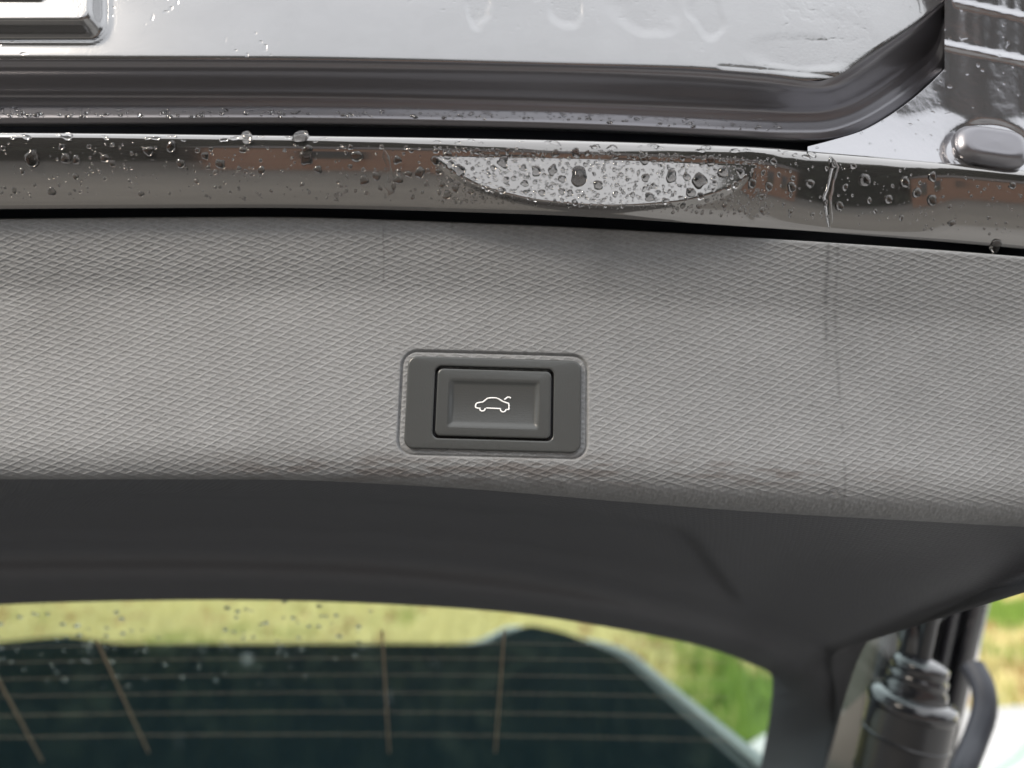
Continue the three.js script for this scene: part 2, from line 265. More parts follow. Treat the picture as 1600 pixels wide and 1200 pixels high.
// window surround: underside, ledge and reveal down to the glass
const glassH = (r) => -0.022 - 0.5 * (r - 0.48);
const onGlass = (x, y) => { const te = tanE(x, y); return (-0.022 + 0.24) / (te + 0.5); };
{
  const st = [];                                  // stations: O, I, K, W as [x, y, r]
  const xi = xsT.map((x, i) => [x, endCols[i][14]]);
  const Oat = (x) => { let i = 0; while (i < xi.length - 2 && xi[i + 1][0] < x) i++; const t = (x - xi[i][0]) / (xi[i + 1][0] - xi[i][0]); return [x, lerp(xi[i][1][0], xi[i + 1][1][0], t), lerp(xi[i][1][1], xi[i + 1][1][1], t)]; };
  const g = (x, y) => [x, y, onGlass(x, y) - 0.004];
  const S = [
    [Oat(-1400), [-900, 930, 0.43], [-850, 980, 0.427], g(-800, 1040)],
    [Oat(-600), [-500, 880, 0.43], [-480, 924, 0.427], g(-460, 975)],
    [Oat(-200), [-200, 864, 0.43], [-200, 908, 0.427], g(-190, 955)],
    [Oat(0), [0, 861, 0.43], [0, 905, 0.427], g(0, 945)],
    [Oat(200), [200, 860, 0.43], [200, 903, 0.427], g(200, 939)],
    [Oat(400), [400, 862, 0.43], [400, 904, 0.427], g(400, 938)],
    [Oat(600), [600, 870, 0.43], [600, 914, 0.427], g(600, 944)],
    [Oat(800), [790, 889, 0.43], [790, 936, 0.428], g(800, 958)],
    [Oat(980), [940, 918, 0.43], [940, 958, 0.43], g(960, 982)],
    [Oat(1140), [1070, 948, 0.435], [1070, 988, 0.45], g(1080, 1006)],
    [Oat(1280), [1150, 970, 0.445], [1148, 1008, 0.465], g(1140, 1024)],
    [Oat(1400), [1200, 991, 0.45], [1194, 1024, 0.47], g(1172, 1037)],
    [Oat(1520), [1232, 1007, 0.455], [1226, 1037, 0.48], g(1190, 1044)],
    [Oat(1640), [1248, 1017, 0.46], [1240, 1045, 0.485], g(1200, 1050)],
    [[1720, 850, 0.295], [1258, 1024, 0.463], [1249, 1051, 0.488], g(1205, 1055)],
    [[1690, 897, 0.307], [1264, 1029, 0.466], [1255, 1055, 0.49], g(1207, 1061)],
    [[1600, 914, 0.328], [1269, 1033, 0.468], [1260, 1059, 0.492], g(1207, 1068)],
    [[1500, 926, 0.36], [1275, 1038, 0.471], [1265, 1064, 0.495], g(1207, 1076)],
    [[1435, 941, 0.385], [1281, 1045, 0.476], [1270, 1070, 0.50], g(1206, 1086)],
    [[1390, 965, 0.405], [1287, 1054, 0.483], [1276, 1080, 0.51], g(1205, 1098)],
    [[1360, 995, 0.43], [1294, 1067, 0.495], [1284, 1093, 0.52], g(1203, 1114)],
    [[1339, 1035, 0.462], [1301, 1086, 0.515], [1292, 1112, 0.54], g(1200, 1134)],
    [[1322, 1085, 0.51], [1303, 1118, 0.545], [1296, 1142, 0.57], g(1195, 1160)],
    [[1306, 1145, 0.565], [1295, 1168, 0.59], [1288, 1188, 0.61], g(1189, 1190)],
    [[1290, 1205, 0.63], [1281, 1225, 0.635], [1274, 1240, 0.65], g(1180, 1230)],
    [[1268, 1290, 0.68], [1260, 1306, 0.685], [1253, 1318, 0.70], g(1164, 1300)],
    [[1248, 1380, 0.72], [1241, 1392, 0.725], [1235, 1402, 0.74], g(1146, 1385)],
  ];
  const dense = [];                               // stations densified with Catmull-Rom
  const cr = (a, b, c, d, t) => 0.5 * (2 * b + (c - a) * t + (2 * a - 5 * b + 4 * c - d) * t * t + (3 * b - a - 3 * c + d) * t * t * t);
  for (let i = 0; i < S.length - 1; i++) for (let k = 0; k < 12; k++) { const at = (j) => S[clamp(j, 0, S.length - 1)]; dense.push([0, 1, 2, 3].map((q) => [0, 1, 2].map((m) => cr(at(i - 1)[q][m], at(i)[q][m], at(i + 1)[q][m], at(i + 2)[q][m], k / 12)))); }
  dense.push(S[S.length - 1]);
  const cols = dense.map((s) => {
    const [o, i, k, w] = s.map(([x, y, r]) => P(x, y, r));
    const l = (a, b, t) => a.clone().lerp(b, t), out = [];
    for (let t = 0; t <= 24; t++) {                // the underside is hollowed left of a curved crease
      const f = t / 24, p = l(o, i, f * 0.86), px = 800 + F * p.x / (-p.z * CP + (p.y - EYE) * SP), xc = 1050 + 118 * f, py = 600 - F * ((p.y - EYE) * CP + p.z * SP) / (-p.z * CP + (p.y - EYE) * SP), bow = 1 - 0.1 * sstep(1170, 1560, px) * sstep(0, 1, (py - trimBot(px) - 30) / 110); p.set(p.x * bow, EYE + (p.y - EYE) * bow, p.z * bow);
      p.y += 0.0045 * (1 - sstep(xc - 26, xc + 10, px)) * sstep(0.1, 0.4, f) * (1 - sstep(0.8, 1, f)); out.push(p);
    }
    let c = [l(o, i, 0.86), i, l(i, k, 0.5)]; for (let t = 1; t <= 6; t++) { const f = t / 6; out.push(l(l(c[0], c[1], f), l(c[1], c[2], f), f)); }
    c = [l(i, k, 0.5), k, l(k, w, 0.3)]; for (let t = 1; t <= 6; t++) { const f = t / 6; out.push(l(l(c[0], c[1], f), l(c[1], c[2], f), f)); }
    for (let t = 1; t <= 4; t++) out.push(l(k, w, 0.3 + 0.7 * t / 4));
    return out;
  });
  let rows = cols[0].map((_, j) => cols.map((c) => c[j]));
  rows = arcUV(rows, 60, 60);
  mesh('window_surround', grid(rows), M.trimShaded, gate);
  var openEdge = dense.map((s) => s[3]);
}

// pressed metal panel behind the lip: plate, stepped wall, ridge and the corner field on the right
const plateEdge = crv([[-1400, 84], [0, 92], [400, 93], [800, 99], [1050, 106], [1200, 117], [1262, 126], [1300, 121], [1330, 105], [1360, 83], [1420, 43], [1475, 1], [1560, -66], [1640, -130]]);
const plateR = (x) => 0.2455 + rShift(x);
const panelParts = []; let plateGeo;
{
  const xs = []; for (let x = -1400; x <= 1632;) { xs.push(x); x += x < -80 ? 40 : x < 220 ? 3 : x < 1230 ? 8 : 5; }
  const N = 70, th = crv([[0, -32], [0.012, -12], [0.03, 1], [0.2, 3], [1, 4]]);
  const cols = xs.map((x) => { const y0 = plateEdge(x); return march(x, y0, Math.min(-140, y0 - 60), plateR(x), th, N); });
  const rows = []; for (let k = 0; k <= N; k++) rows.push(xs.map((x, i) => {
    const [y, r] = cols[i][k], p = P(x, y, r);
    const s = sdBox(x + 300, y + 90, 466, 152, 30), q = sdBox(x + 300, y + 90, 388, 110, 14);   // raised block, with a shallow field in it
    const d = -0.0058 * (1 - sstep(-15, 0, s)) - 0.0004 * Math.exp(-((s - 4) ** 2) / 8) - 0.001 * (1 - sstep(-7, 0, q)) + 0.0003 * Math.exp(-((q + 12) ** 2) / 6);
    return p.add(new THREE.Vector3(0, 0, -d));
  }));
  plateGeo = grid(arcUV(rows).map((r) => r.map((c) => ({ ...c, uv1: [(c.p.x + 0.22) / 0.44, (c.p.y - EYE - 0.165) / 0.08] }))));
}
{ // stations along the edge: plate edge, bevel, foot of the wall, ridge
  const A = xsAll.filter((x) => x <= 1200).map((x) => { const y = plateEdge(x), b = crv([[-1400, 142], [0, 148], [400, 149], [800, 156], [1200, 172]])(x), d = crv([[-1400, 196], [0, 196], [400, 195], [800, 201], [1170, 216], [1200, 218]])(x); return [[x, y], [x, y + 14], [x, b], [x, lerp(b, d, 0.38)], [x, lerp(b, d, 0.66)], [x, lerp(b, d, 0.76)], [x, lerp(b, d, 0.95)], [x, d + 1]]; });
  const tail = [
    [[1240, 122], [1238, 136], [1245, 174], [1245, 190], [1246, 203], [1246, 208], [1247, 218], [1247, 221]],
    [[1266, 126], [1270, 139], [1290, 172], [1292, 188], [1294, 201], [1295, 206], [1298, 216], [1298, 219]],
    [[1284, 126], [1292, 138], [1328, 162], [1332, 177], [1336, 188], [1338, 193], [1344, 203], [1345, 206]],
    [[1305, 118], [1315, 130], [1362, 144], [1368, 158], [1374, 168], [1377, 172], [1384, 181], [1386, 184]],
    [[1332, 103], [1342, 113], [1396, 121], [1403, 134], [1411, 143], [1414, 147], [1421, 155], [1423, 158]],
    [[1365, 80], [1374, 89], [1430, 97], [1437, 109], [1444, 117], [1447, 120], [1452, 128], [1454, 131]],
    [[1404, 54], [1411, 62], [1452, 78], [1459, 88], [1465, 95], [1468, 98], [1474, 106], [1476, 109]],
    [[1436, 31], [1442, 38], [1466, 55], [1470, 62], [1474, 68], [1476, 70], [1479, 76], [1480, 80]],
    [[1475, 1], [1478, 5], [1480, 15], [1481, 20], [1482, 24], [1483, 26], [1484, 30], [1485, 32]],
    [[1530, -42], [1531, -40], [1532, -38], [1533, -36], [1534, -34], [1535, -33], [1536, -31], [1537, -30]],
  ];
  const cr = (a, b, c, d, t) => 0.5 * (2 * b + (c - a) * t + (2 * a - 5 * b + 4 * c - d) * t * t + (3 * b - a - 3 * c + d) * t * t * t);
  const all = [...A]; const T = [A[A.length - 2], A[A.length - 1], ...tail];
  for (let i = 1; i < T.length - 1; i++) for (let k = 1; k <= 6; k++) all.push(T[0].map((_, q) => [0, 1].map((m) => cr(T[i - 1][q][m], T[i][q][m], T[i + 1][q][m], T[Math.min(i + 2, T.length - 1)][q][m], k / 6))));
  const off = [0, 0.0016, 0.0105, 0.0116, 0.0119, 0.0119, 0.0132, 0.0155];
  const rows = [];
  for (let q = 0; q < 8; q++) { // subdivide between the curves
    const n = q === 7 ? 1 : 5;
    for (let k = 0; k < n; k++) {
      const t = k / n, g = (i) => clamp(i, 0, 7);
      rows.push(all.map((s, si) => { const fade = 1 - 0.75 * sstep(all.length - 26, all.length - 4, si); const x = cr(s[g(q - 1)][0], s[q][0], s[g(q + 1)][0], s[g(q + 2)][0], t), y = cr(s[g(q - 1)][1], s[q][1], s[g(q + 1)][1], s[g(q + 2)][1], t), o = lerp(off[q], off[g(q + 1)], q >= 1 && q <= 5 ? t : t); return P(x, y, plateR(x) + o * fade); }));
    }
  }
  rows.push(all.map((s, si) => P(s[7][0], s[7][1] + 1, plateR(s[7][0]) + 0.022)));
  panelParts.push(grid(arcUV(rows)));
}
const fieldTheta = (v, x) => { // v: pixels above the lip
  let t = lerp(13, 5, sstep(0, 62, v)); t = lerp(t, -10, sstep(66, 84, v + 8 * Math.sin(x * 0.05)));
  const f1 = v - (266 - 62 - 0.2 * (1600 - x) - 0 + 0) ;
  const y = lipTop(x) - v, fold = 62 + (x - 1462) * 0.203, fold2 = 2 + (x - 1510) * 0.22;
  if (x > 1462) t += 34 * Math.exp(-(((y - fold) / 3.2) ** 2)) * sstep(1458, 1470, x) - 26 * Math.exp(-(((y - fold - 8) / 4) ** 2)) - 3 * (1 - sstep(fold - 6, fold, y));
  if (x > 1490) t += 30 * Math.exp(-(((y - fold2) / 3) ** 2)) - 18 * Math.exp(-(((y - fold2 - 8) / 4) ** 2));
  return t;
};
const fieldCol = (x, yTop) => { const y0 = lipTop(x) + 1.5, n = 110; return march(x, y0, yTop, lipR(x), (t) => fieldTheta(t * (y0 - yTop), x), n); };
const fieldTop = crv([[1262, 229], [1300, 219], [1345, 205], [1386, 183], [1423, 157], [1454, 130], [1476, 108]]);
{
  const mk = (xs, top) => { const cols = xs.map((x) => fieldCol(x, top(x))); const rows = []; for (let k = 0; k <= 110; k++) rows.push(xs.map((x, i) => { const [y, r] = cols[i][k]; const e = Math.hypot((x - 1542) / 64, (y - 236) / 41); return P(x, y, r + 0.0012 * Math.exp(-(((e - 1) / 0.12) ** 2))); })); return rows; };
  const x1 = [], x2 = []; for (let x = 1262; x < 1476; x += 4) x1.push(x); x1.push(1476); for (let x = 1476; x <= 1812; x += 3) x2.push(x);
  const r1 = mk(x1, (x) => fieldTop(x));
  r1.push(x1.map((x) => P(x, fieldTop(x) - 1, plateR(x) + 0.024)));       // side of the step down to the ridge
  const r2 = mk(x2, () => -150); panelParts.push(grid(arcUV(r2.map((r) => [r[0].clone().sub(camera.position).multiplyScalar(1.07).add(camera.position), r[0].clone()]))));
  mesh('corner_field', join([grid(arcUV(r1)), grid(arcUV(r2))]), M.corner, gate);
}
const panel = mesh('inner_panel', plateGeo, M.plate, gate);
mesh('stepped_frame', join(panelParts), M.pressed, gate);
mesh('gap_shade', grid([xsAll.map((x) => P(x, lipTop(x) - 16, plateR(x) + 0.026)), xsAll.map((x) => P(x, lipTop(x) + 6, plateR(x) + 0.026))]), M.black, gate);  // black strip for the shade in the gap over the lip
{ // beads of rain along the ridge of the pressed frame
  const list = [], ry = crv([[-1400, 172], [0, 174], [400, 173], [800, 177], [1170, 192]]);
  for (let i = 0; i < 420; i++) { const x = -40 + 1260 * rnd(), y = ry(x) + 16 * (rnd() - 0.4), g = dropGeo((1 + 3.2 * rnd() ** 2) * 0.00022, 10, 4, 0.5, 0.7, i); g.scale(1.3, 0.8, 1); g.applyMatrix4(new THREE.Matrix4().setPosition(P(x, y, plateR(x) + 0.0117))); list.push(g); }
  mesh('channel_beads', join(list), M.water, gate).userData.kind = 'stuff';
}
{ // raised oblong boss on the corner field
  const c = fieldCol(1542, 0), k = c.reduce((b, q) => Math.abs(q[0] - 236) < Math.abs(b[0] - 236) ? q : b), o = P(1542, 236, k[1]), px = k[1] * 1.15 / F;
  const rows = [];
  for (let i = 0; i <= 14; i++) { const t = i / 14, s = 1 - 0.62 * Math.max(0, t - 0.25) / 0.75, h = 0.0062 * (1 - (1 - Math.min(1, t * 1.25)) ** 2.2); const r = []; for (let a = 0; a <= 64; a++) { const f = a / 64 * 2 * Math.PI, cx = Math.cos(f), sy = Math.sin(f), e = 0.5; r.push(new THREE.Vector3(Math.sign(cx) * Math.abs(cx) ** e * 54 * px * (1 - (1 - s) * 0.75), Math.sign(sy) * Math.abs(sy) ** 0.8 * 33 * px * s, h)); } rows.push(r); }
  rows.push(rows[0].map(() => new THREE.Vector3(0, 0, 0.0063)));
  const g = grid(rows), u = P(1562, 239, k[1]).sub(P(1522, 233.5, k[1])).normalize(), n = new THREE.Vector3(0, 0.1, 1).normalize(), v = n.clone().cross(u).normalize();
  g.applyMatrix4(new THREE.Matrix4().makeBasis(u, v, u.clone().cross(v)).setPosition(o.addScaledVector(n, -0.0006)));
  mesh('boss', g, M.pressed, gate);
}
// outer skin of the tailgate
{
  const prof = [[0.247, 0.262], [0.262, 0.275], [0.30, 0.27], [0.40, 0.19], [0.47, 0.10], [0.505, 0.02], [0.505, -0.02]];
  const xs = []; for (let x = -0.62; x <= 0.206; x += 0.02) xs.push(x);
  const c = new THREE.CatmullRomCurve3(prof.map(([r, h]) => new THREE.Vector3(0, EYE + h, -r))).getPoints(40);
  mesh('outer_skin', grid(c.map((p) => xs.map((x) => new THREE.Vector3(x, p.y, p.z)))), M.paint, gate);
}

{ // right end of the lid between skin and trim
  const e = new THREE.Shape([[0.258, 0.262], [0.30, 0.262], [0.40, 0.182], [0.47, 0.095], [0.5, 0.02], [0.40, 0.03], [0.33, 0.045], [0.285, 0.07], [0.275, 0.12], [0.262, 0.2]].map(([r, h]) => new THREE.Vector2(r, h)));
  const g = new THREE.ExtrudeGeometry(e, { depth: 0.006, bevelEnabled: false }); g.rotateY(Math.PI / 2); g.translate(0.196, EYE, 0);
  mesh('side_panel', g, M.black, gate);
}

// ---------------------------------------------------------------- release switch
{
  const rr = (hx, hy, r, n = 8) => { const o = []; for (const [sx, sy, a0] of [[1, 1, 0], [-1, 1, 90], [-1, -1, 180], [1, -1, 270]]) for (let i = 0; i <= n; i++) { const a = (a0 + 90 * i / n) * Math.PI / 180; o.push([sx * (hx - r) + r * Math.cos(a), sy * (hy - r) + r * Math.sin(a)]); } o.push(o[0]); return o; };
  const ringGeo = (loops) => { const rows = loops.map(([hx, hy, r, z, dx = 0, dy = 0]) => rr(hx, hy, r).map(([x, y]) => new THREE.Vector3((x + dx) * PX, (y + dy) * PX, z / 1000))); const g = grid(arcUV(rows)); g.applyMatrix4(swMatrix); return g; };
  const brushed = tex(256, 256, (x, y) => 0.5 * noise(x * 8, y * 256, 8, 256) + 0.5 * noise(x * 90, y * 90, 90, 90));
  brushed.repeat.set(40, 40);
  const plastic = std(rgb(0.05, 0.053, 0.053), 0.32, 0, { bumpMap: brushed, bumpScale: 0.00003 });
  const bezel = mesh('switch_bezel', ringGeo([[136.5, 73, 15, -2.4], [136.5, 73, 15, 0.35], [135.6, 72.1, 14.5, 0.62], [133.5, 70, 13.5, 0.78], [96, 60, 12, 0.85, 0, 1], [94, 58, 11, 0.8, 0, 1], [93.2, 57, 10, 0.55, 0, 1], [93, 56.8, 10, -3.5, 0, 1]]), plastic, gate);
  mesh('switch_gap', ringGeo([[95, 59, 10, -2.6, 0, 1], [40, 30, 5, -2.6, 0, 1], [0.1, 0.1, 0.05, -2.6, 0, 1]]), M.black, bezel);
  const dishRows = [[89.5, 53.3, 9, -3, 0, 1], [89.5, 53.3, 9, 0.3, 0, 1], [88.8, 52.6, 8.6, 0.62, 0, 1], [86.5, 50.4, 8, 0.8, 0, 1], [73.5, 39.6, 5, 0.86, 0, 0.5], [71.5, 38.4, 5, 0.82, 0, 0]];
  const parts = [ringGeo(dishRows)];
  { // dished centre: flat to the sides, scooped from top to bottom
    const rows = [];
    for (let j = 0; j <= 40; j++) { const v = j / 40 * 2 - 1; const r = []; for (let i = 0; i <= 60; i++) { const u = i / 60 * 2 - 1; const bow = 1 + 0.05 * (1 - u * u) * 0; const x = u * 71.5, y = -v * 38.4 * bow;
      const s = sdBox(x, y, 71.5, 38.4, 5), wall = sstep(0, -9, s);
      const z = 0.82 - 1.15 * wall * (0.45 + 0.55 * (1 - v * v));
      r.push(new THREE.Vector3(clamp(x, -71.4, 71.4) * PX, y * PX, z / 1000)); } rows.push(r); }
    const g = grid(arcUV(rows)); g.applyMatrix4(swMatrix); parts.push(g);
  }
  mesh('button', join(parts), plastic, bezel);
  // pictogram: a car with its boot lid up, in raised white lines
  const L = (pts) => new THREE.CatmullRomCurve3(pts.map(([x, y]) => { const px = (x - 800) / 3.81 + (560 + 800 / 3.81) - BC.x, py = -((y - 533) / 3.81 + 500 + 533 / 3.81 - BC.y); const v = py / 38.4, z = 0.82 - 1.15 * (0.45 + 0.55 * (1 - v * v)) + 0.05; return new THREE.Vector3(px * PX, py * PX, z / 1000); }), false, 'catmullrom', 0.15);
  const lines = [
    [[727, 528], [712, 528], [700, 524], [698, 514], [702, 500], [716, 494], [740, 490], [752, 480], [768, 467], [790, 463], [818, 463], [836, 469], [858, 482], [880, 490], [894, 494], [897, 506], [897, 530], [882, 531]],
    [[762, 526], [845, 527]],
    [[724, 526], [726, 538], [737, 545], [749, 542], [756, 533], [757, 526]],
    [[845, 526], [849, 539], [860, 547], [872, 544], [879, 536], [880, 530]],
    [[868, 472], [878, 464], [886, 457], [894, 456], [900, 457], [906, 463]],
  ];
  const ls = lines.map((l) => { const g = new THREE.TubeGeometry(L(l), l.length * 8, 1.15 * PX, 8); return g; });
  const g = join(ls); g.applyMatrix4(swMatrix);
  mesh('car_symbol', g, std(rgb(0.9, 0.9, 0.9), 0.5), bezel);
}

// ---------------------------------------------------------------- water on the lip
function dropGeo(r, seg, rings, h, warp, k) {     // an irregular dome, closed underneath
  const pos = [], idx = [];
  pos.push(0, 0, h * r);
  for (let i = 1; i <= rings; i++) { const t = i / rings, z = h * r * Math.sqrt(Math.max(0, 1 - t ** 2.1)); for (let a = 0; a < seg; a++) { const f = a / seg * 2 * Math.PI, w = 1 + warp * (noise(2 + 1.3 * Math.cos(f) + k * 7.1, 5 + 1.3 * Math.sin(f) + k * 3.3) - 0.5) * t; pos.push(r * t * w * Math.cos(f), r * t * w * Math.sin(f), i === rings ? -0.06 * r : z); } }
  pos.push(0, 0, -0.06 * r);
  for (let a = 0; a < seg; a++) { const b = (a + 1) % seg; idx.push(0, 1 + a, 1 + b); for (let i = 0; i < rings - 1; i++) { const p = 1 + i * seg, q = p + seg; idx.push(p + a, q + a, p + b, p + b, q + a, q + b); } const p = 1 + (rings - 1) * seg; idx.push(p + a, pos.length / 3 - 1, p + b); }
  const g = new THREE.BufferGeometry(); g.setAttribute('position', new THREE.Float32BufferAttribute(pos, 3)); g.setAttribute('uv', new THREE.Float32BufferAttribute(new Float32Array(pos.length / 3 * 2), 2)); g.setIndex(idx); g.computeVertexNormals(); return g;
}
{
  const big = [], small = [], px = 0.26 / F;
  const listed = [[905, 278, 17], [1092, 281, 12], [1048, 276, 9], [718, 265, 9], [786, 253, 9], [480, 236, 9], [50, 250, 12], [700, 243, 6], [558, 244, 9], [470, 213, 12], [478, 247, 9], [232, 236, 8], [268, 230, 7], [1350, 283, 11], [1413, 285, 9], [1432, 302, 9], [1388, 312, 8], [1456, 313, 9], [283, 256, 7], [165, 247, 7], [120, 250, 6], [320, 244, 6], [345, 256, 7], [385, 215, 10], [1555, 384, 10], [1265, 287, 8], [1130, 268, 9], [935, 288, 8], [818, 263, 6], [838, 267, 7], [864, 266, 8], [655, 270, 8], [685, 268, 6], [1175, 286, 8], [1237, 292, 7], [820, 286, 6]];
  for (const [x, y, s] of listed) big.push([x, y, s]);
  let guard = 0; while (big.length < 190 && guard++ < 6000) { const x = rnd() < 0.55 ? 620 + rnd() * 620 : -40 + rnd() * 1680, t = 0.14 + 0.68 * rnd() ** 1.2, y = lerp(lipTop(x), lipBot(x), t), s = 3.6 + 4 * rnd() ** 2.2; if (big.some(([a, b, c]) => Math.hypot(a - x, b - y) < c + s + 1)) continue; big.push([x, y, s]); }
  guard = 0; while (small.length < 1800 && guard++ < 20000) { const x = rnd() < 0.7 ? 680 + rnd() * 520 : -40 + rnd() * 1680, t = 0.12 + 0.76 * rnd(), y = lerp(lipTop(x), lipBot(x), t), s = 0.9 + 2.1 * rnd() ** 2; if (big.some(([a, b, c]) => Math.hypot(a - x, b - y) < c + s)) continue; small.push([x, y, s]); }
  for (let i = 0; i < 46; i++) { const x = -30 + 1300 * rnd(); big.push([x, lipTop(x) + 3 + 7 * rnd(), 4 + 5 * rnd() ** 2, 2.2]); }
  const place = (g, x, y, lean) => { const { p, n, u, v } = lipAt(x, y); const w = n.clone().cross(u); g.scale(1, lean, 1); g.rotateZ((rnd() - 0.5) * 0.7); g.applyMatrix4(new THREE.Matrix4().makeBasis(u, w, n).setPosition(p)); return g; };
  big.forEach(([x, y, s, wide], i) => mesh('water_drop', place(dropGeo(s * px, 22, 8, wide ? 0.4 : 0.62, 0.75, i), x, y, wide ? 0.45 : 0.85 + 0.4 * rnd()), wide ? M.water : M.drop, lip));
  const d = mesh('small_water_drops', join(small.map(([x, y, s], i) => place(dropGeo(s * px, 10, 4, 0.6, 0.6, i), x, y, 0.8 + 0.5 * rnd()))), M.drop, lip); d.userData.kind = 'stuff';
  // runs of water that cross the lip
  const run = (pts, r0, name = 'water_run') => { const q = pts.map(([x, y]) => lipAt(x, y)), rows = []; const n = pts.length; for (let i = 0; i < n; i++) { const w = r0 * px * (0.6 + 0.8 * hash(i, Math.round(pts[0][0]))) * (i === 0 || i === n - 1 ? 0.1 : 1), row = []; for (let a = 0; a <= 12; a++) { const f = Math.PI * (a / 12 * 1.2 - 0.1); row.push(q[i].p.clone().addScaledVector(q[i].u, -w * Math.cos(f)).addScaledVector(q[i].n, 0.5 * w * Math.sin(f))); } row.push(row[0]); rows.push(row); } return mesh(name, grid(rows), M.water, lip); };
  run([[1297, 243], [1300, 252], [1304, 262], [1301, 275], [1298, 286], [1296, 296], [1292, 308], [1294, 325], [1296, 345], [1296, 358]], 7);
  run([[600, 232], [603, 245], [608, 262], [610, 280], [607, 292], [612, 300], [605, 306]], 5);
}

// ---------------------------------------------------------------- rear window of the tailgate
{
  const G = (x, y, lift = 0) => P(x, y, onGlass(x, y) + lift);
  const xs = []; for (let i = 0; i <= 24; i++) xs.push(-700 + i * 85);
  const rows = []; for (let j = 0; j <= 20; j++) rows.push(xs.map((_, i) => { const r = lerp(0.46, 0.88, j / 20), x = lerp(-0.62, 0.27, i / 24); return new THREE.Vector3(x, EYE + glassH(r), -r); }));
  const back = rows.map((r) => r.map((p) => p.clone()));
  const pane = mesh('rear_window', grid(rows), M.glass, gate);
  const wireM = std(rgb(0.3, 0.22, 0.15), 0.5, 0.2);
  const wires = [[1006, 1003], [1030, 1027], [1056, 1053], [1083, 1082], [1113, 1113], [1147, 1149]];
  for (const [a, b] of wires) { const pts = []; for (let x = -300; x <= 1190; x += 60) pts.push(G(x, a + (b - a) * x / 1200 + 0.000022 * (x - 520) ** 2, -0.002)); mesh('heating_wire', tube(pts, 0.00011, 60, 6), wireM, pane); }
  for (const [a, b] of [[[-10, 1050], [66, 1190]], [[150, 1000], [232, 1176]], [[597, 985], [608, 1176]], [[788, 985], [774, 1176]]]) { const pts = []; for (let k = 0; k <= 8; k++) pts.push(G(lerp(a[0], b[0], k / 8), lerp(a[1], b[1], k / 8), -0.002)); mesh('heating_wire', tube(pts, 0.0007, 30, 6), wireM, pane); }
  // rain on the outside of the pane
  const n = new THREE.Vector3(0, 1, -0.5).normalize(), u = new THREE.Vector3(1, 0, 0), w = n.clone().cross(u), list = [];
  for (let i = 0; i < 120; i++) { const x = -60 + 640 * rnd() ** 0.9, y = 938 + 120 * rnd() ** 1.2 + 25 * rnd(), g = dropGeo((0.8 + 1.1 * rnd()) / 1000, 12, 5, 0.55, 0.5, i); g.applyMatrix4(new THREE.Matrix4().makeBasis(u, w, n).setPosition(G(x, y).addScaledVector(n, 0.0001))); list.push(g); }
  const d = mesh('rain_drops', join(list), M.water, pane); d.userData.kind = 'stuff';
}

